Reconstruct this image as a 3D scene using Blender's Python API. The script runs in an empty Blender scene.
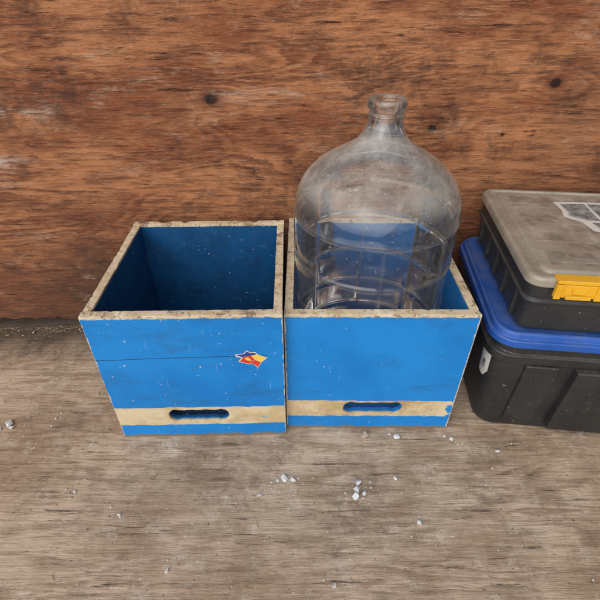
import bpy, bmesh, math, random
from mathutils import Vector, noise, Matrix
random.seed(7)
S=bpy.context.scene
COL=S.collection
S.view_settings.view_transform='Standard'; S.view_settings.look='None'; S.view_settings.exposure=0

# ---------------------------------------------------------------- node helper
class M:
    def __init__(s,name):
        s.m=bpy.data.materials.new(name); s.m.use_nodes=True
        s.t=s.m.node_tree; s.t.nodes.clear()
        s.out=s.t.nodes.new('ShaderNodeOutputMaterial')
        s.co=s.t.nodes.new('ShaderNodeTexCoord')
        s.obj=s.co.outputs['Object']
    def put(s,inp,v):
        if isinstance(v,bpy.types.NodeSocket): s.t.links.new(v,inp)
        elif v is not None:
            if isinstance(v,(tuple,list)) and len(v)==3 and inp.type=='RGBA': v=(*v,1)
            inp.default_value=v
    def math(s,op,a,b=None,c=None,clamp=False):
        n=s.t.nodes.new('ShaderNodeMath'); n.operation=op; n.use_clamp=clamp
        s.put(n.inputs[0],a); 
        if b is not None: s.put(n.inputs[1],b)
        if c is not None: s.put(n.inputs[2],c)
        return n.outputs[0]
    def xyz(s,v=None):
        n=s.t.nodes.new('ShaderNodeSeparateXYZ'); s.put(n.inputs[0],v or s.obj); return n.outputs
    def mapping(s,scale=(1,1,1),loc=(0,0,0),rot=(0,0,0),v=None):
        n=s.t.nodes.new('ShaderNodeMapping'); s.put(n.inputs[0],v or s.obj)
        n.inputs['Scale'].default_value=scale; n.inputs['Location'].default_value=loc; n.inputs['Rotation'].default_value=rot
        return n.outputs[0]
    def noise(s,scale=5,detail=4,rough=.55,v=None,dist=0,mscale=None,loc=(0,0,0)):
        if mscale: v=s.mapping(mscale,loc,v=v)
        elif loc!=(0,0,0): v=s.mapping((1,1,1),loc,v=v)
        n=s.t.nodes.new('ShaderNodeTexNoise'); s.put(n.inputs['Vector'],v or s.obj)
        n.inputs['Scale'].default_value=scale; n.inputs['Detail'].default_value=detail
        n.inputs['Roughness'].default_value=rough; n.inputs['Distortion'].default_value=dist
        return n.outputs['Fac']
    def rng(s,v,a,b,c=0,d=1,smooth=True):
        n=s.t.nodes.new('ShaderNodeMapRange'); n.interpolation_type='SMOOTHSTEP' if smooth else 'LINEAR'
        s.put(n.inputs['Value'],v)
        for k,x in zip(('From Min','From Max','To Min','To Max'),(a,b,c,d)): s.put(n.inputs[k],x)
        return n.outputs[0]
    def mix(s,f,a,b,mode='MIX'):
        n=s.t.nodes.new('ShaderNodeMix'); n.data_type='RGBA'; n.blend_type=mode
        s.put(n.inputs[0],f); s.put(n.inputs[6],a); s.put(n.inputs[7],b); return n.outputs[2]
    def bump(s,h,strength=.3,dist=.002):
        n=s.t.nodes.new('ShaderNodeBump'); n.inputs['Strength'].default_value=strength; n.inputs['Distance'].default_value=dist
        s.put(n.inputs['Height'],h); return n.outputs[0]
    def pbr(s,col,rough=.5,normal=None,**k):
        n=s.t.nodes.new('ShaderNodeBsdfPrincipled'); s.put(n.inputs['Base Color'],col); s.put(n.inputs['Roughness'],rough)
        if normal: s.put(n.inputs['Normal'],normal)
        for a,b in k.items(): s.put(n.inputs[a.replace('_',' ')],b)
        return n.outputs[0]
    def mixsh(s,f,a,b):
        n=s.t.nodes.new('ShaderNodeMixShader'); s.put(n.inputs[0],f); s.t.links.new(a,n.inputs[1]); s.t.links.new(b,n.inputs[2]); return n.outputs[0]
    def done(s,sh): s.t.links.new(sh,s.out.inputs['Surface']); return s.m
def bumpspot(m,X,Z,cx,cz,rx,rz):
    a=m.math('DIVIDE',m.math('SUBTRACT',X,cx),rx); b=m.math('DIVIDE',m.math('SUBTRACT',Z,cz),rz)
    d=m.math('SQRT',m.math('ADD',m.math('MULTIPLY',a,a),m.math('MULTIPLY',b,b)))
    return m.rng(d,1,0,0,1)

# ---------------------------------------------------------------- materials
def wall_material():
    m=M('fir_plywood'); o=m.xyz(); X,Z=o[0],o[2]
    F=m.noise(1.0,2,.5,mscale=(1.7,1,7.0),dist=.9,loc=(3.1,0,1.7))
    wob=m.noise(1.0,5,.8,mscale=(14,1,70))
    F=m.math('ADD',F,m.math('MULTIPLY',wob,.085))
    knots=[(-.166,.530,.12,.05,.15),(.259,.475,.10,.045,.15),(.475,.552,.10,.045,.14),(-.42,.40,.22,.06,.13),(.02,.44,.3,.06,.12)]
    for kx,kz,rx,rz,a in knots:
        F=m.math('ADD',F,m.math('MULTIPLY',bumpspot(m,X,Z,kx,kz,rx,rz),a))
    s_=m.math('FRACT',m.math('MULTIPLY',F,15.0))
    band=m.math('MULTIPLY',m.rng(s_,.15,.80),m.rng(s_,.84,1.0,1,0))
    brk=m.noise(1,5,.8,mscale=(14,1,45),loc=(1,0,4))
    fade=m.rng(m.noise(1,4,.7,mscale=(4,1,10),loc=(9,0,0)),.38,.62,.12,1)
    band=m.math('MULTIPLY',m.math('MULTIPLY',band,fade),m.rng(brk,.36,.58,.35,1))
    fib=m.noise(1,5,.76,mscale=(14,1,150))
    fib2=m.noise(1,3,.7,mscale=(50,1,520),loc=(4,0,2))
    tone=m.noise(1,5,.72,mscale=(3.2,1,8),loc=(1,0,8))
    c=m.mix(m.rng(tone,.38,.60),(.28,.092,.038),(.52,.222,.098))
    c=m.mix(m.math('MULTIPLY',band,.85),c,(.135,.034,.015))
    c=m.mix(m.rng(fib,.45,.66,0,.72),c,(.070,.026,.016))
    c=m.mix(m.rng(fib2,.54,.74,0,.48),c,(.60,.36,.22))
    sp1=m.noise(1,4,.75,mscale=(8,1,80),loc=(2,0,7)); c=m.mix(m.rng(sp1,.64,.70,0,.8),c,(.040,.017,.012))
    st=m.noise(5.5,7,.78,loc=(2,0,5)); c=m.mix(m.rng(st,.49,.64,0,.66),c,(.072,.034,.023))
    st2=m.noise(1.7,4,.6,loc=(7,0,3)); c=m.mix(m.rng(st2,.48,.66,0,.40),c,(.10,.048,.030))
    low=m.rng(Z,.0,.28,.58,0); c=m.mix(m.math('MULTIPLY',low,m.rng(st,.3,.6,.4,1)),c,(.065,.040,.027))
    kj=m.math('MULTIPLY',m.math('SUBTRACT',m.noise(70,3,.6),.5),.014)
    Xk=m.math('ADD',X,kj); Zk=m.math('ADD',Z,kj)
    for kx,kz,r in ((-.166,.530,.014),(.259,.475,.010),(.475,.552,.012),(.40,.46,.004)):
        c=m.mix(bumpspot(m,Xk,Zk,kx,kz,r*3.2,r*2.0),c,(.15,.050,.024))
        c=m.mix(m.rng(bumpspot(m,Xk,Zk,kx,kz,r*1.35,r*1.1),.0,.6),c,(.030,.013,.009))
    sc=m.noise(1,5,.8,mscale=(14,1,75),loc=(6,0,1))
    reg=m.math('ADD',bumpspot(m,X,Z,-.61,.415,.11,.028),m.math('ADD',m.math('MULTIPLY',bumpspot(m,X,Z,-.57,.52,.18,.025),.75),m.math('MULTIPLY',bumpspot(m,X,Z,-.06,.535,.18,.02),.40)),clamp=True)
    c=m.mix(m.math('MULTIPLY',reg,m.rng(sc,.44,.60,0,.85)),c,(.64,.56,.50))
    pale=m.noise(1,5,.8,mscale=(9,1,26),loc=(16,0,3)); c=m.mix(m.math('MULTIPLY',m.rng(pale,.55,.70,0,.5),m.rng(sc,.4,.6,.2,1)),c,(.60,.42,.30))
    h=m.math('SUBTRACT',fib,m.rng(sp1,.62,.72,0,.6))
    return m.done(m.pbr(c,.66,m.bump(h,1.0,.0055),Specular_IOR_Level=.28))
def floor_material():
    m=M('worn_plywood_floor'); o=m.xyz(); X,Y=o[0],o[1]
    F=m.noise(1,2,.5,mscale=(1.5,9,1),dist=.8,loc=(5,2,0))
    F=m.math('ADD',F,m.math('MULTIPLY',m.noise(1,4,.75,mscale=(10,60,1)),.08))
    F=m.math('ADD',F,m.math('MULTIPLY',bumpspot(m,X,Y,-.14,-.09,.2,.05),.14))
    s_=m.math('FRACT',m.math('MULTIPLY',F,11.0)); band=m.math('MULTIPLY',m.rng(s_,.15,.80),m.rng(s_,.84,1.0,1,0))
    fib=m.noise(1,5,.78,mscale=(9,110,1))
    fib2=m.noise(1,3,.7,mscale=(36,430,1),loc=(3,1,0))
    tone=m.noise(3.6,6,.75,loc=(0,3,0))
    c=m.mix(m.rng(tone,.36,.62),(.40,.285,.192),(.64,.50,.37))
    fd=m.rng(m.noise(1,4,.7,mscale=(4,11,1),loc=(2,9,0)),.35,.65,.08,.62)
    c=m.mix(m.math('MULTIPLY',band,fd),c,(.225,.142,.090))
    c=m.mix(m.rng(fib,.46,.66,0,.50),c,(.19,.124,.082))
    c=m.mix(m.rng(fib2,.55,.75,0,.40),c,(.74,.64,.53))
    crack=m.noise(1,4,.75,mscale=(6,80,1),loc=(8,8,0)); c=m.mix(m.rng(crack,.63,.69,0,.72),c,(.085,.055,.038))
    dirt=m.noise(7,7,.8,loc=(1,1,1)); c=m.mix(m.rng(dirt,.49,.66,0,.58),c,(.16,.115,.082))
    dust=m.noise(19,6,.8,loc=(7,1,1)); c=m.mix(m.rng(dust,.54,.68,0,.5),c,(.72,.65,.56))
    sp2=m.noise(150,2,.5,loc=(2,2,2)); c=m.mix(m.rng(sp2,.67,.75,0,.8),c,(.08,.06,.045))
    c=m.mix(m.rng(sp2,.26,.32,.7,0),c,(.70,.64,.56))
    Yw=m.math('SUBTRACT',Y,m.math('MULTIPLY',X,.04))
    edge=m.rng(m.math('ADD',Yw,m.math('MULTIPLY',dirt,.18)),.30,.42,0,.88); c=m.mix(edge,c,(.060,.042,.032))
    kd=bumpspot(m,X,Y,-.14,-.09,.035,.007); c=m.mix(m.math('MULTIPLY',kd,.7),c,(.08,.05,.035))
    h=m.math('SUBTRACT',fib,m.rng(crack,.60,.70,0,.8))
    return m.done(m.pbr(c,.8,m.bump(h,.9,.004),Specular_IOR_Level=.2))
def box_material(name,H,D,front,stripe=None,xend=9,crack=None,seed=0,inner_shade=(.75,.95)):
    m=M(name); o=m.xyz(); X,Y,Z=o
    t=m.noise(6,4,.6,loc=(seed,1,2))
    c=m.mix(m.rng(t,.3,.7),(.005,.190,.58),(.010,.245,.68))
    grime=m.noise(1,5,.72,mscale=(9,9,22),loc=(seed,4,0)); c=m.mix(m.rng(grime,.50,.76,0,.5),c,(.02,.10,.24))
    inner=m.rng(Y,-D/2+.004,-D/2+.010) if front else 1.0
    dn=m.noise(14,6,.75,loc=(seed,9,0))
    c=m.mix(m.math('MULTIPLY',inner,m.rng(dn,.35,.75,*inner_shade)),c,(.009,.040,.105))  # crate's interior shade painted in: blue mixed towards dark navy
    c=m.mix(m.math('MULTIPLY',inner,m.rng(m.noise(1,5,.75,mscale=(25,25,60),loc=(0,seed,5)),.58,.72,0,.5)),c,(.08,.17,.30))
    sc=m.noise(1,3,.7,mscale=(220,220,16),loc=(seed,0,3)); c=m.mix(m.rng(sc,.66,.80,0,.45),c,(.45,.60,.72))
    hs_=m.noise(1,4,.7,mscale=(18,18,260),loc=(seed,7,3)); c=m.mix(m.rng(hs_,.63,.76,0,.45),c,(.01,.09,.25))
    sp=m.noise(150,2,.5,loc=(seed,0,0)); c=m.mix(m.rng(sp,.725,.77,0,.8),c,(.62,.60,.52))
    n1=m.noise(60,4,.7,loc=(0,seed,0)); n2=m.noise(22,3,.6,loc=(seed,seed,0))
    wood=m.mix(m.rng(m.noise(30,5,.7),.3,.7),(.54,.42,.27),(.72,.62,.46))
    woodd=m.mix(m.rng(m.noise(1,4,.7,mscale=(60,60,300)),.53,.75,0,.7),wood,(.26,.16,.08))
    if front and stripe:
        z0,z1=stripe
        zj=m.math('ADD',Z,m.math('MULTIPLY',m.math('SUBTRACT',n2,.5),.006))
        zj=m.math('ADD',zj,m.math('MULTIPLY',m.math('SUBTRACT',n1,.5),.005))
        s1=m.math('MULTIPLY',m.rng(zj,z0,z0+.0008),m.rng(zj,z1,z1+.0008,1,0))
        xe=m.math('ADD',X,m.math('MULTIPLY',m.math('SUBTRACT',n1,.5),.05))
        s1=m.math('MULTIPLY',s1,m.rng(xe,xend,xend+.002,1,0))
        s1=m.math('MULTIPLY',s1,m.rng(Y,-D/2+.004,-D/2+.005,1,0))
        s1=m.math('MULTIPLY',s1,m.rng(n1,.62,.67,1,.3))
        tape=m.mix(m.rng(n2,.35,.65),(.56,.43,.24),(.68,.57,.38))
        tape=m.mix(m.rng(m.noise(9,6,.78,loc=(seed,0,6)),.46,.68,0,.7),tape,(.36,.23,.11))
        tape=m.mix(m.rng(m.noise(1,4,.7,mscale=(14,14,240),loc=(seed,0,1)),.58,.72,0,.6),tape,(.22,.13,.06))
        c=m.mix(s1,c,tape)
    if crack:
        zc=m.math('ADD',Z,m.math('MULTIPLY',X,-.03)); zc=m.math('ADD',zc,m.math('MULTIPLY',m.noise(1,3,.6,mscale=(10,1,1)),.006))
        k=m.math('ABSOLUTE',m.math('SUBTRACT',zc,crack)); k=m.rng(k,.0004,.0011,1,0)
        k=m.math('MULTIPLY',k,m.rng(X,.125,.13,1,0)); k=m.math('MULTIPLY',k,m.rng(Y,-D/2+.004,-D/2+.005,1,0))
        c=m.mix(m.math('MULTIPLY',k,.85),c,(.01,.03,.06))
    thr=m.math('MULTIPLY_ADD',n1,.009,H-.0110) if front else m.math('MULTIPLY_ADD',n2,.004,H-.0080)
    rim=m.rng(m.math('SUBTRACT',Z,thr),0,.0012)
    rimc=m.mix(m.rng(m.noise(28,6,.8,loc=(seed,1,1)),.53,.62,0,.8),woodd,(.19,.11,.06))
    rimc=m.mix(m.rng(m.noise(110,3,.7,loc=(seed,3,1)),.60,.66,0,.75),rimc,(.10,.06,.035))
    c=m.mix(rim,c,rimc)
    if front:
        ax=m.math('ABSOLUTE',X); wv=m.math('MULTIPLY_ADD',n1,.009,.1478)
        c=m.mix(m.rng(m.math('SUBTRACT',ax,wv),.002,.003,0,.9),c,wood)
    c=m.mix(m.rng(m.math('ADD',Z,m.math('MULTIPLY',n1,-.018)),-.004,-.0005,1,0),c,(.20,.16,.12))
    h=m.math('ADD',m.math('MULTIPLY',n1,.5),m.math('MULTIPLY',dn,.4))
    return m.done(m.pbr(c,m.math('ADD',m.rng(t,.3,.7,.38,.5),m.math('MULTIPLY',rim,.35)),m.bump(h,.4,.0018),Specular_IOR_Level=.4))
def simple(name,c1,c2,scale=8,rough=.5,bs=.2,dust=None,dustamt=.3,**k):
    m=M(name); n=m.noise(scale,5,.65)
    c=m.mix(m.rng(n,.3,.7),c1,c2)
    if dust:
        d=m.noise(scale*2.3,6,.75,loc=(3,3,3)); geo=m.t.nodes.new('ShaderNodeNewGeometry'); nz=m.xyz(geo.outputs['Normal'])[2]
        f=m.math('MULTIPLY',m.rng(d,.35,.75,.15,1),m.rng(nz,-.1,.9,.25,1)); c=m.mix(m.math('MULTIPLY',f,dustamt),c,dust)
        sp=m.noise(190,2,.5,loc=(1,5,3)); c=m.mix(m.rng(sp,.70,.76,0,.7),c,dust)
    return m.done(m.pbr(c,rough,m.bump(m.noise(scale*20,2,.6),bs,.0008),**k))
def case_lid_material():
    m=M('smoky_lid'); o=m.xyz(); X,Y,Z=o
    n=m.noise(9,5,.7); c=m.mix(m.rng(n,.3,.7),(.24,.210,.172),(.34,.305,.25))
    def lines(V,per,off,w):
        f=m.math('FRACT',m.math('ADD',m.math('DIVIDE',V,per),off)); f=m.math('ABSOLUTE',m.math('SUBTRACT',f,.5))
        return m.rng(f,w,w*2.6,1,0)
    inn=m.math('MULTIPLY',m.rng(m.math('ABSOLUTE',X),.185,.19,1,0),m.rng(m.math('ABSOLUTE',Y),.128,.132,1,0))
    L=m.math('MAXIMUM',lines(X,.124,.2,.014),lines(Y,.066,.3,.022))
    L=m.math('MULTIPLY',m.math('MULTIPLY',L,inn),m.rng(Z,.09,.095))
    pk=m.noise(1,2,.5,mscale=(24,22,1),loc=(4,4,4)); c=m.mix(m.math('MULTIPLY',m.rng(pk,.46,.62,0,.60),inn),c,(.11,.10,.09))
    pk2=m.noise(1,2,.5,mscale=(30,26,1),loc=(9,2,4)); c=m.mix(m.math('MULTIPLY',m.rng(pk2,.54,.66,0,.45),inn),c,(.46,.42,.36))
    c=m.mix(m.math('MULTIPLY',L,.28),c,(.42,.38,.32))
    d=m.noise(22,6,.78); c=m.mix(m.rng(d,.44,.75,0,.5),c,(.50,.45,.38))
    sc=m.noise(1,3,.7,mscale=(20,260,20)); c=m.mix(m.rng(sc,.66,.74,0,.4),c,(.6,.56,.5))
    sp=m.noise(170,2,.5); c=m.mix(m.rng(sp,.70,.76,0,.7),c,(.62,.58,.5))
    return m.done(m.pbr(c,m.rng(d,.3,.7,.18,.42),m.bump(L,.3,.0010),Coat_Weight=.3,Coat_Roughness=.15))
def glass_material(name,dmin,dmax):
    m=M(name)
    att=m.t.nodes.new('ShaderNodeAttribute'); att.attribute_name='rib'; rib=att.outputs['Fac']
    nrm=m.bump(m.noise(10,2,.5),.45,.005)
    lw=m.t.nodes.new('ShaderNodeLayerWeight'); lw.inputs[0].default_value=.5; m.t.links.new(nrm,lw.inputs['Normal'])
    edge=m.math('POWER',lw.outputs['Facing'],3.6)
    fl=m.math('MULTIPLY',m.math('MULTIPLY',rib,m.math('SUBTRACT',1.0,rib)),4.0)
    tc=m.mix(edge,(.988,.994,.992),(.46,.52,.51)); tc=m.mix(m.math('MULTIPLY',fl,.17),tc,(.42,.48,.47))
    tr=m.t.nodes.new('ShaderNodeBsdfTransparent'); m.put(tr.inputs[0],tc)
    gl=m.t.nodes.new('ShaderNodeBsdfGlossy'); gl.inputs['Roughness'].default_value=.09; gl.inputs['Color'].default_value=(1,1,1,1); m.t.links.new(nrm,gl.inputs['Normal'])
    fr=m.t.nodes.new('ShaderNodeFresnel'); fr.inputs[0].default_value=1.5; m.t.links.new(nrm,fr.inputs['Normal'])
    f=m.math('MULTIPLY',fr.outputs[0],1.45,clamp=True)
    g=m.mixsh(f,tr.outputs[0],gl.outputs[0])
    d=m.t.nodes.new('ShaderNodeBsdfDiffuse'); m.put(d.inputs['Color'],(.84,.80,.73))
    tl=m.t.nodes.new('ShaderNodeBsdfTranslucent'); m.put(tl.inputs['Color'],(.84,.80,.73))
    dd=m.mixsh(.35,d.outputs[0],tl.outputs[0])
    n=m.noise(8,6,.8); n2=m.noise(1,5,.7,mscale=(55,55,7))
    geo=m.t.nodes.new('ShaderNodeNewGeometry'); nz=m.math('ABSOLUTE',m.xyz(geo.outputs['Normal'])[2])
    Z=m.xyz()[2]
    fz=m.rng(nz,.10,.7,dmin,dmax)
    fz=m.math('MULTIPLY',fz,m.rng(Z,.49,.53,1,.30))
    fz=m.math('MULTIPLY',m.rng(n,.36,.68,.30,1.45),fz)
    fz=m.math('ADD',fz,m.rng(n2,.62,.80,0,.08)); fz=m.math('ADD',fz,m.math('MULTIPLY',m.math('POWER',rib,2.0),.05))
    fz=m.math('ADD',fz,m.math('MULTIPLY',edge,.10))
    sp=m.noise(130,2,.5); fz=m.math('ADD',fz,m.rng(sp,.68,.74,0,.30),clamp=True)
    return m.done(m.mixsh(fz,g,dd))

MW=wall_material(); MF=floor_material()
MGL=glass_material('dusty_glass',.012,.34)
MBLK=simple('black_plastic',(.012,.013,.015),(.022,.023,.026),9,.42,.25,(.28,.25,.21),.28)
MBLK2=simple('dark_case_plastic',(.016,.018,.022),(.028,.03,.034),9,.38,.2,(.30,.27,.23),.22)
MLID=simple('blue_lid_plastic',(.006,.075,.36),(.010,.105,.48),7,.38,.15,(.22,.23,.26),.5)
MCL=case_lid_material()
MCG=simple('grey_lid_frame',(.17,.15,.13),(.24,.215,.18),10,.42,.15,(.50,.45,.38),.4)
MYEL=simple('yellow_plastic',(.72,.36,.01),(.80,.44,.02),20,.4,.1,(.5,.4,.25),.2)
MWHT=simple('white_sticker',(.58,.58,.56),(.70,.69,.66),30,.5,.1,(.4,.36,.3),.3)
MPAP=simple('stained_paper',(.60,.58,.54),(.74,.72,.68),40,.6,.1,(.4,.36,.3),.4)
MGRY=simple('dark_print',(.045,.05,.06),(.36,.37,.38),55,.5,.1,(.4,.36,.3),.3)
MRED=simple('sticker_red',(.60,.03,.025),(.68,.05,.03),30,.4,.05)
MYS=simple('sticker_yellow',(.80,.55,.05),(.85,.62,.10),30,.4,.05)
MBS=simple('sticker_blue',(.02,.04,.22),(.03,.06,.30),30,.4,.05)
MCHIP=simple('plaster',(.60,.61,.62),(.80,.81,.82),60,.8,.5)
MCHB=simple('tan_crumb',(.42,.33,.24),(.55,.45,.35),60,.8,.5)
MSPL=simple('splinter_wood',(.30,.20,.11),(.45,.33,.21),60,.8,.5)

# ---------------------------------------------------------------- mesh helpers
def obj(name,bm,mat,parent=None,smooth=False,bevel=0,segs=2,angle=40):
    me=bpy.data.meshes.new(name); bmesh.ops.recalc_face_normals(bm,faces=bm.faces); bm.to_mesh(me); bm.free()
    for mm in (mat if isinstance(mat,list) else [mat]): me.materials.append(mm)
    if smooth: 
        for p in me.polygons: p.use_smooth=True
    o=bpy.data.objects.new(name,me); COL.objects.link(o)
    if parent: o.parent=parent
    if bevel:
        b=o.modifiers.new('bevel','BEVEL'); b.width=bevel; b.segments=segs; b.limit_method='ANGLE'; b.angle_limit=math.radians(angle)
        for p in me.polygons: p.use_smooth=True
        w=o.modifiers.new('wn','WEIGHTED_NORMAL'); w.keep_sharp=True
    return o
def thing(name,loc,rot,label,cat,group=None):
    e=bpy.data.objects.new(name,None); e.empty_display_size=.05; COL.objects.link(e)
    e.location=loc; e.rotation_euler=(0,0,rot); e['label']=label; e['category']=cat
    if group: e['group']=group
    return e
def grid_box(bm,x0,x1,y0,y1,z0,z1,step=.006):
    nx,ny,nz=[max(1,round((b-a)/step)) for a,b in ((x0,x1),(y0,y1),(z0,z1))]
    V={}
    def v(i,j,k):
        key=(i,j,k)
        if key not in V: V[key]=bm.verts.new((x0+(x1-x0)*i/nx,y0+(y1-y0)*j/ny,z0+(z1-z0)*k/nz))
        return V[key]
    for i in range(nx):
        for j in range(ny):
            for k in (0,nz): bm.faces.new((v(i,j,k),v(i+1,j,k),v(i+1,j+1,k),v(i,j+1,k)))
    for i in range(nx):
        for k in range(nz):
            for j in (0,ny): bm.faces.new((v(i,j,k),v(i+1,j,k),v(i+1,j,k+1),v(i,j,k+1)))
    for j in range(ny):
        for k in range(nz):
            for i in (0,nx): bm.faces.new((v(i,j,k),v(i,j+1,k),v(i,j+1,k+1),v(i,j,k+1)))
def chipz(x,y,seed,amp=.0030):
    n2=noise.noise(Vector((x*150+seed,y*150,seed+4)))
    n3=noise.noise(Vector((x*60+seed,y*60,seed+9)))
    return max(0,n2)*amp*.45+max(0,n3-.32)*amp*4.5
def chipedges(bm,H,seed,amp=.0030):
    for v in bm.verts:
        if v.co.z>H-1e-4: v.co.z-=chipz(v.co.x,v.co.y,seed,amp)
        w=noise.noise(Vector((v.co.x*5,v.co.y*5,v.co.z*5+seed)))*.0012
        v.co.y+=w

def carboy_box(loc,rot,W,D,H,t,stripe,xend,crack,slotx,seed,label,inner_shade):
    e=thing('wooden_crate',loc,rot,label,'crate','blue wooden crates')
    mf=box_material('blue_front_paint_%d'%seed,H,D,True,stripe,xend,crack,seed,inner_shade)
    ms=box_material('blue_panel_paint_%d'%seed,H,D,False,seed=seed,inner_shade=inner_shade)
    bm=bmesh.new()
    cx,cz=slotx,(stripe[0]+stripe[1])/2+.002; a,r=.041,.0168
    xs=(-W/2-cx,W/2-cx); zs=(-cz,H-cz)
    st=.0045
    n=int(W/st)
    outer=[]
    for i in range(n): outer.append((xs[0]+(xs[1]-xs[0])*i/n,zs[0]))
    for i in range(int(H/st)): outer.append((xs[1],zs[0]+H*i/int(H/st)))
    for i in range(n): outer.append((xs[1]-(xs[1]-xs[0])*i/n,zs[1]))
    for i in range(int(H/st)): outer.append((xs[0],zs[1]-H*i/int(H/st)))
    def inside(px,pz):
        h=r-.0022 if abs(px)<a-.006 else r
        if abs(px)<a-.002: return abs(pz)<h+.0006*math.sin(px*230+seed)
        return math.hypot(abs(px)-(a-.002),pz)<r
    def slot(x,z):
        L=math.hypot(x,z); dx,dz=x/L,z/L
        lo=0
        for i in range(1,800):
            if inside(dx*i*.0001,dz*i*.0001): lo=i*.0001
            else: break
        j=noise.noise(Vector((dx*lo*160+seed,dz*lo*160,2)))*.0010
        return dx*(lo+j),dz*(lo+j)
    inner=[slot(*p) for p in outer]
    rings=[]
    for y in (-D/2,-D/2+t):
        o_=[bm.verts.new((cx+p[0],y,cz+p[1])) for p in outer]
        m_=[bm.verts.new((cx+(p[0]+q[0])/2,y,cz+(p[1]+q[1])/2)) for p,q in zip(outer,inner)]
        i_=[bm.verts.new((cx+q[0],y,cz+q[1])) for q in inner]
        rings.append((o_,m_,i_))
    N=len(outer)
    for k in range(N):
        l=(k+1)%N
        for ri in (0,1):
            o_,m_,i_=rings[ri]
            bm.faces.new((o_[k],o_[l],m_[l],m_[k])); bm.faces.new((m_[k],m_[l],i_[l],i_[k]))
        bm.faces.new((rings[0][0][k],rings[0][0][l],rings[1][0][l],rings[1][0][k]))
        bm.faces.new((rings[0][2][k],rings[0][2][l],rings[1][2][l],rings[1][2][k]))
    for v in bm.verts:
        if v.co.z>H-1e-4: v.co.z-=chipz(v.co.x,v.co.y,seed+7,.0030)
    obj('front_panel',bm,mf,e,bevel=.0010,segs=2,angle=50)['label']='blue front panel with tan stripe and hand slot'
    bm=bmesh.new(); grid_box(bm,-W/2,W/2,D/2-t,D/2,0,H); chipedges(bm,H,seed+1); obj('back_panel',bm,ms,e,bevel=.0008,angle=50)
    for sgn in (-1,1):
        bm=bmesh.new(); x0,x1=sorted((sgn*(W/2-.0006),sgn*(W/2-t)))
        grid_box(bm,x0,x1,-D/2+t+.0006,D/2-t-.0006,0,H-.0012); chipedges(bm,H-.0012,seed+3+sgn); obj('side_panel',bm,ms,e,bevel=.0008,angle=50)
    bm=bmesh.new(); grid_box(bm,-W/2+t+.001,W/2-t-.001,-D/2+t+.001,D/2-t-.001,.02,.032,.02); obj('bottom_panel',bm,ms,e)
    return e

# ---------------------------------------------------------------- setting
WA,WB=.356,.04
bm=bmesh.new()
vs=[bm.verts.new(p) for p in ((-3,-3,0),(3,-3,0),(3,WA+3*WB+.05,0),(-3,WA+3*WB+.05,0))]; bm.faces.new(vs)
fl=obj('floor',bm,MF); fl['kind']='structure'; fl['label']='worn dusty plywood floor with tan grey grain'
bm=bmesh.new()
nx=600; x0,x1=-2.2,2.2
lo=[];hi=[];lob=[];hib=[]
for i in range(nx+1):
    x=x0+(x1-x0)*i/nx
    rag=.006+.009*noise.noise(Vector((x*9,0,0)))+.007*noise.noise(Vector((x*40,3,0)))+.005*noise.noise(Vector((x*110,5,0)))
    if x<-.54: rag+=.018*min(1,(-.54-x)/.05)
    rag=max(rag,.0015); y=WA+WB*x
    lo.append(bm.verts.new((x,y,rag))); hi.append(bm.verts.new((x,y,1.3)))
    lob.append(bm.verts.new((x,y+.018,rag))); hib.append(bm.verts.new((x,y+.018,1.3)))
for i in range(nx):
    bm.faces.new((lo[i],lo[i+1],hi[i+1],hi[i])); bm.faces.new((lob[i],lob[i+1],hib[i+1],hib[i]))
    bm.faces.new((lo[i],lo[i+1],lob[i+1],lob[i])); bm.faces.new((hi[i],hi[i+1],hib[i+1],hib[i]))
wl=obj('plywood_wall',bm,MW); wl['label']='reddish brown fir plywood wall with knots and scuffs'; wl['category']='wall'

# ---------------------------------------------------------------- crates
LW,LD,LH,T=.312,.315,.30,.0145
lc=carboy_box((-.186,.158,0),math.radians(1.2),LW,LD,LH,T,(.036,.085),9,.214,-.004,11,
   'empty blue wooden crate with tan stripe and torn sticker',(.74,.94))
RW,RD,RH=.314,.335,.288
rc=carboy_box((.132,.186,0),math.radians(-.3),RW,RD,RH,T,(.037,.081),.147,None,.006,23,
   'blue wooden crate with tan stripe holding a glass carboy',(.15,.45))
def poly(bm,pts,y,mi):
    f=bm.faces.new([bm.verts.new((p[0],y,p[1])) for p in pts]); f.material_index=mi
bm=bmesh.new(); cx,cz=.099,.206; u=.00108
def P(l): return [(cx+a*u,cz+b*u) for a,b in l]
yf=-LD/2
poly(bm,P([(-22,10.5),(-9,12),(-3,18.5),(2,14.5),(10,15),(13,10),(28,2.5),(18,-7),(12,-19),(5,-11),(-3,-10.5),(-18,-5),(-12,3),(-20,5)]),yf-.0006,0)
poly(bm,P([(-20,9.3),(-8,11.2),(-3,16.5),(1.5,13),(9,13.5),(11,10),(3,8),(-11,5)]),yf-.0009,3)
poly(bm,P([(-12,4.4),(2.4,7.6),(7.6,-.8),(-1.8,-9.6),(-15.5,-4.5),(-10,3)]),yf-.0009,1)
poly(bm,P([(3,7.7),(11,9.4),(26,2.4),(17.4,-6.2),(8,-.9)]),yf-.0009,2)
poly(bm,P([(7.8,-1.5),(16.8,-6.6),(12,-16.8),(5.5,-10),(-1,-9.8)]),yf-.0009,1)
poly(bm,P([(-8,2.5),(-2,4.8),(1,1.0),(3,-3.5),(-4,-2)]),yf-.0012,2)
so=obj('sticker',bm,[MWHT,MRED,MYS,MBS],lc); so['label']='small torn red, yellow and blue sticker'

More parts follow.
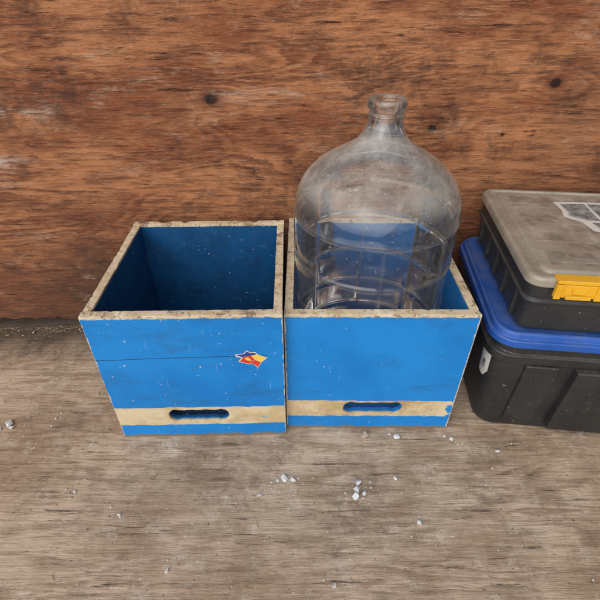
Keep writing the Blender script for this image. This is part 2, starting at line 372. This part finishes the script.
# ---------------------------------------------------------------- carboy
cb=thing('glass_carboy',(.130,.176,.0325),.2,'large dusty clear glass carboy standing in the blue crate','bottle')
prof=[(0,.0),(0,.05),(0,.100),(.002,.118),(.008,.129),(.018,.136),(.030,.1385)]
z=.034
while z<.366: prof.append((z,.1385)); z+=.002
prof+=[(.370,.1384),(.378,.1377),(.386,.1363),(.394,.1341),(.402,.1311),(.410,.1271),(.418,.1220),(.426,.1156),(.433,.1086),(.440,.1002),(.446,.0918),(.452,.0824),(.457,.0738),(.462,.0650),(.4665,.0570),(.471,.0498),(.476,.0432),(.481,.0384),(.487,.0342),(.493,.0311),(.499,.0288),(.504,.0273)]
SEG=384
RR=.1385
def ribs(z,a):
    d=0
    for rz in (.362,.286,.200,.120,.055):
        d=max(d,math.exp(-((z-rz)/.0050)**2))
    if .05<z<.362:
        k=8; ph=(a*k/(2*math.pi)+.3)%1.0; ph=min(ph,1-ph)*(2*math.pi*RR/k)
        d=max(d,math.exp(-(ph/.0050)**2))
    return d
def lathe(bm,prof):
    rows=[]
    for z,r in prof:
        if r==0: rows.append([bm.verts.new((0,0,z))]); continue
        rows.append([bm.verts.new((r*math.cos(2*math.pi*s/SEG),r*math.sin(2*math.pi*s/SEG),z)) for s in range(SEG)])
    for A,B in zip(rows,rows[1:]):
        for s in range(SEG):
            l=(s+1)%SEG
            if len(A)==1: bm.faces.new((A[0],B[s],B[l]))
            elif len(B)==1: bm.faces.new((A[s],A[l],B[0]))
            else: bm.faces.new((A[s],A[l],B[l],B[s]))
bm=bmesh.new()
neck_out=[(.510,.0262),(.5125,.0264),(.514,.0280),(.516,.0286),(.518,.0279),(.5195,.0258),(.521,.0252),(.5225,.0254),(.524,.0275),(.526,.0292),(.529,.0300),(.534,.0300),(.537,.0290),(.539,.0270),(.5395,.0245)]
inner=[(.539,.0212),(.536,.0198),(.52,.0194),(.508,.0208),(.498,.0240)]
lathe(bm,prof+neck_out+inner)
ribv=[]
for v in bm.verts:
    r=math.hypot(v.co.x,v.co.y); q=0
    if .03<v.co.z<.39 and r>.13:
        a=math.atan2(v.co.y,v.co.x)%(2*math.pi); q=ribs(v.co.z,a); k=1+q*.0026/r; v.co.x*=k; v.co.y*=k
    ribv.append(q)
o=obj('bottle_body',bm,MGL,cb,smooth=True); o['label']='ribbed clear glass body with dust on its shoulders'
at=o.data.attributes.new('rib','FLOAT','POINT')
at.data.foreach_set('value',ribv)

# ---------------------------------------------------------------- rounded-rectangle lofts
def rr(w,d,r,n=8):
    pts=[]
    for cx,cy,a0 in ((w/2-r,d/2-r,0),(-w/2+r,d/2-r,90),(-w/2+r,-d/2+r,180),(w/2-r,-d/2+r,270)):
        for i in range(n+1):
            a=math.radians(a0+90*i/n); pts.append((cx+r*math.cos(a),cy+r*math.sin(a)))
    return pts
def loft(bm,secs,cap0=True,cap1=True,off=(0,0)):
    rows=[[bm.verts.new((x+off[0],y+off[1],z)) for x,y in rr(w,d,r)] for w,d,r,z in secs]
    n=len(rows[0])
    for A,B in zip(rows,rows[1:]):
        for i in range(n): bm.faces.new((A[i],A[(i+1)%n],B[(i+1)%n],B[i]))
    if cap0: bm.faces.new(rows[0][::-1])
    if cap1: bm.faces.new(rows[-1])
def bx(bm,x0,x1,y0,y1,z0,z1,mi=0):
    vs=[bm.verts.new((x,y,z)) for x in (x0,x1) for y in (y0,y1) for z in (z0,z1)]
    for f in ((0,1,3,2),(4,6,7,5),(0,4,5,1),(2,3,7,6),(0,2,6,4),(1,5,7,3)):
        bm.faces.new([vs[i] for i in f]).material_index=mi
tote=thing('storage_tote',(.582,.162,0),math.radians(-6),'black plastic storage tote with a blue lid on the floor','storage box')
bm=bmesh.new()
loft(bm,[(.425,.295,.03,0),(.437,.307,.034,.003),(.442,.312,.036,.012),(.468,.328,.04,.180),(.480,.338,.04,.182),(.482,.340,.04,.200),(.466,.33,.038,.202),(.466,.33,.038,.224)])
obj('tote_body',bm,MBLK,tote,bevel=.002,angle=30)
def taper_rib(xa,xb,z0,z1,t):
    bm=bmesh.new()
    def yz(z): return -(.312+(.328-.312)*(z-.012)/.168)/2
    vs=[]
    for x in (xa,xb):
        for z in (z0,z1): vs.append((x,yz(z)+.002,z)); vs.append((x,yz(z)-t,z))
    V=[bm.verts.new(p) for p in vs]
    for f in ((0,1,3,2),(4,6,7,5),(0,4,5,1),(2,3,7,6),(0,2,6,4),(1,5,7,3)): bm.faces.new([V[i] for i in f])
    obj('front_rib',bm,MBLK,tote,bevel=.003,angle=30,segs=3)
taper_rib(-.095,.105,.02,.179,.016)
taper_rib(-.176,-.120,.03,.179,.007)
bm=bmesh.new()
loft(bm,[(.484,.340,.040,.221),(.490,.346,.044,.2215),(.491,.347,.044,.2335),(.488,.344,.043,.2360),(.481,.334,.038,.2365),(.479,.331,.037,.2440),(.476,.328,.036,.2460),(.470,.320,.034,.2475),(.466,.316,.032,.2435),(.450,.298,.03,.2425)])
obj('tote_lid',bm,MLID,tote,bevel=.0014,angle=35,segs=3)
bm=bmesh.new(); rows=[]
for z in (.118,.136,.156,.1785):
    k=(z-.012)/.168; ww,dd_,r_=.442+.026*k,.312+.016*k,.036+.004*k
    row=[]
    for i in range(11):
        a=math.radians(166+(46 if z>.13 else 34)*i/10); row.append(bm.verts.new((-ww/2+r_+(r_+.0014)*math.cos(a),-dd_/2+r_+(r_+.0014)*math.sin(a),z)))
    rows.append(row)
for A,B in zip(rows,rows[1:]):
    for i in range(10):
        bm.faces.new((A[i],A[i+1],B[i+1],B[i])).material_index=1 if (A is rows[1] and 3<i<7) else 0
obj('corner_label',bm,[MWHT,MGRY],tote)
bm=bmesh.new()
bm.faces.new([bm.verts.new(p) for p in ((-.010,-.1850,.165),(.05,-.1850,.170),(.045,-.1830,.10),(.015,-.1820,.06),(-.012,-.1835,.12))]); obj('paper_label',bm,MPAP,tote)

case=thing('tool_case',(.591,.166,.2485),math.radians(-6),'black tool case with smoky lid on the blue-lidded tote','tool box')
w,d=.46,.338
bm=bmesh.new()
loft(bm,[(w-.030,d-.026,.018,0),(w-.024,d-.020,.02,.003),(w-.018,d-.014,.02,.055),(w-.008,d-.006,.022,.057),(w-.008,d-.006,.022,.062),(w-.016,d-.012,.02,.064),(w-.012,d-.010,.02,.090)])
obj('case_body',bm,MBLK2,case,bevel=.0015,angle=30)
for i in range(5): 
    bm=bmesh.new(); yy=-.13+.060*i; bx(bm,-w/2+.004,-w/2+.0115,yy,yy+.008,.008,.056)
    obj('side_rib',bm,MBLK2,case,bevel=.0014)
bm=bmesh.new()
q=.0145
loft(bm,[(w-.004,d-.004,.022,.0755+q),(w,d,.024,.077+q),(w,d,.024,.086+q),(w-.003,d-.003,.024,.0905+q),(w-.010,d-.010,.02,.0925+q),(w-.020,d-.020,.02,.0925+q),(w-.024,d-.024,.02,.0890+q),(w-.046,d-.040,.018,.0890+q),(w-.050,d-.044,.018,.0925+q),(w-.056,d-.050,.018,.0945+q),(w-.078,d-.068,.016,.0945+q)])
obj('case_lid',bm,MCL,case,bevel=.0012,angle=30,segs=3)
zt=.0945+q
for (a,b,c_,e_) in ((-.150,-.095,-.122,-.108),(-.03,.06,-.122,-.108)):
    bm=bmesh.new(); bx(bm,a,b,c_,e_,zt-.0005,zt+.0012)
    obj('lid_emblem',bm,MCG,case,bevel=.0005)
bm=bmesh.new()
lx=-.159
bx(bm,lx-.034,lx+.034,-d/2-.008,-d/2-.002,.080,.1025)
bx(bm,lx-.034,lx-.024,-d/2-.0105,-d/2-.0078,.078,.1035); bx(bm,lx+.024,lx+.034,-d/2-.0105,-d/2-.0078,.078,.1035)
bx(bm,lx-.034,lx+.034,-d/2-.008,-d/2+.012,.1035,.1098)
bx(bm,lx-.018,lx+.018,-d/2-.0135,-d/2-.0083,.080,.086)
bx(bm,lx-.010,lx+.010,-d/2-.0105,-d/2-.0083,.088,.098)
obj('latch',bm,MYEL,case,bevel=.0016,segs=3)
bm=bmesh.new()
pts=[(-.108,.105),(-.104,.070),(-.110,.040),(-.085,.020),(-.078,-.012),(-.04,-.026),(.03,-.028),(.052,.02),(.052,.105),(-.03,.110)]
bm.faces.new([bm.verts.new((x,y,zt+.0006)) for x,y in pts])
obj('paper_label',bm,MPAP,case)
bm=bmesh.new()
for qd in ([(-.098,.097),(-.094,.066),(-.098,.046),(-.070,.030),(-.05,.03),(-.052,.100)],[(-.046,.100),(-.044,.035),(.044,.030),(.044,.098)],[(-.068,.020),(-.062,-.006),(-.036,-.016),(-.034,.024)]):
    bm.faces.new([bm.verts.new((x,y,zt+.0010)) for x,y in qd])
obj('label_print',bm,MGRY,case)

# ---------------------------------------------------------------- crumbs
def chipmesh(bm,c,s,rng,flat=.5):
    b=bmesh.new(); 
    for _ in range(16):
        v=Vector((rng.gauss(0,1),rng.gauss(0,1),rng.gauss(0,1))).normalized()
        b.verts.new((v.x*s*rng.uniform(.6,1),v.y*s*rng.uniform(.4,.8),v.z*s*flat))
    r=bmesh.ops.convex_hull(b,input=b.verts)
    bmesh.ops.delete(b,geom=[g for g in r['geom_interior'] if isinstance(g,bmesh.types.BMVert)],context='VERTS')
    mz=min(v.co.z for v in b.verts); rot=Matrix.Rotation(rng.uniform(0,6.3),3,'Z')
    mp={}
    for v in b.verts:
        p=rot@Vector((v.co.x,v.co.y,v.co.z-mz)); mp[v]=bm.verts.new((p.x+c[0],p.y+c[1],p.z+c[2]))
    for f in b.faces: bm.faces.new([mp[v] for v in f.verts])
    b.free()
rg=random.Random(5)
chips=[(-.577,.026,.011),(-.568,.018,.006),(-.59,.014,.006),(-.028,-.090,.010),(-.012,-.095,.008),(-.040,-.094,.005),(.099,-.111,.009),(.104,-.098,.009),(.094,-.124,.011),(.111,-.118,.006),(.125,-.002,.012,1),(.186,-.004,.009),(.174,.002,.004),(.29,-.008,.007),(.279,-.002,.005),(-.39,-.115,.004),(-.07,-.122,.006),(.17,-.090,.005),(.195,-.168,.006),(.37,-.035,.006),(-.30,-.155,.004),(-.49,.04,.004),(.05,-.26,.005),(-.2,-.24,.005)]
chips+=[(-.66,.300,.006,1),(-.55,.312,.005,1),(-.47,.318,.007,1),(-.41,.310,.004,1)]
for c in chips:
    bm=bmesh.new(); chipmesh(bm,(0,0,0),c[2],rg,.40)
    tan=len(c)>3
    o=obj('plaster_chip',bm,MCHB if tan else MCHIP); o.location=(c[0],c[1],.0006)
    o['label']='tan crumb of debris lying on the plywood floor' if tan else 'white plaster chip lying on the plywood floor'; o['category']='debris'; o['group']='plaster chips on the floor'
bm=bmesh.new()
for i in range(340):
    if rg.random()<.5:
        c=rg.choice(chips); x=rg.gauss(c[0],.022); y=rg.gauss(c[1],.012)
    else:
        x=rg.uniform(-.75,.75); y=rg.uniform(-.4,.3)
    if (y>-.015 and -.35<x<.80) or y>.31: continue
    chipmesh(bm,(x,y,.0003),rg.choice([.0007,.0009,.0012,.0016,.0024]),rg,.5)
g=obj('floor_grit',bm,MCHIP); g['kind']='stuff'; g['label']='fine white plaster grit scattered over the floor'
bm=bmesh.new()
for i in range(360):
    if i<200:
        x=rg.uniform(-.75,.75); y=rg.uniform(-.4,.34)
        if y>-.015 and -.35<x<.80: y=rg.uniform(-.10,-.015)
    else:
        x=rg.uniform(-.85,-.36); y=WA+WB*x-abs(rg.gauss(.008,.012))-.006
    L=rg.uniform(.002,.008); a=rg.gauss(0,.5); wd=rg.uniform(.0003,.0006)
    dx,dy=math.cos(a)*L,math.sin(a)*L; nxx,ny=-math.sin(a)*wd,math.cos(a)*wd
    v=[bm.verts.new((x+p*dx+q_*nxx,y+p*dy+q_*ny,.0004+r)) for p in (-1,1) for q_ in (-1,1) for r in (0,.0006)]
    for f in ((0,1,3,2),(4,6,7,5),(0,4,5,1),(2,3,7,6),(0,2,6,4),(1,5,7,3)): bm.faces.new([v[k] for k in f])
g=obj('wood_splinters',bm,MSPL); g['kind']='stuff'; g['label']='tiny wood splinters scattered over the floor'
bm=bmesh.new()
for i in range(90):
    chipmesh(bm,(rg.uniform(-.13,.13)-.186,rg.uniform(.03,.29),.0325),rg.choice([.001,.0015,.003]),rg,.4)
g=obj('crate_grit',bm,MCHB); g['kind']='stuff'; g['label']='crumbs on the bottom of the empty crate'

# ---------------------------------------------------------------- light
W=bpy.data.worlds.new('World'); S.world=W; W.use_nodes=True; nt=W.node_tree; nt.nodes.clear()
out=nt.nodes.new('ShaderNodeOutputWorld'); bg=nt.nodes.new('ShaderNodeBackground'); sky=nt.nodes.new('ShaderNodeTexSky'); hs=nt.nodes.new('ShaderNodeHueSaturation')
sky.sky_type='NISHITA'; sky.sun_disc=False; EL,AZ=34,208
sky.sun_elevation=math.radians(EL); sky.sun_rotation=math.radians(AZ); sky.dust_density=4
hs.inputs['Saturation'].default_value=.25
nt.links.new(sky.outputs[0],hs.inputs['Color']); nt.links.new(hs.outputs[0],bg.inputs[0]); bg.inputs[1].default_value=.075; nt.links.new(bg.outputs[0],out.inputs[0])
sd=bpy.data.lights.new('sun','SUN'); sd.energy=2.3; sd.angle=math.radians(95); sd.color=(1,.97,.93)
so=bpy.data.objects.new('sun',sd); COL.objects.link(so)
az=math.radians(AZ); el=math.radians(EL)
dirv=Vector((math.sin(az)*math.cos(el),math.cos(az)*math.cos(el),math.sin(el)))
so.rotation_euler=dirv.to_track_quat('Z','Y').to_euler(); so.location=dirv*3

# ---------------------------------------------------------------- camera
cd=bpy.data.cameras.new('camera'); cam=bpy.data.objects.new('camera',cd); COL.objects.link(cam); S.camera=cam
cam.location=(0,-.5205,.726); cd.sensor_width=36; cd.lens=440/600*36; cd.clip_start=.02; cd.clip_end=100
cam.rotation_euler=(math.radians(90-37.2),0,0)
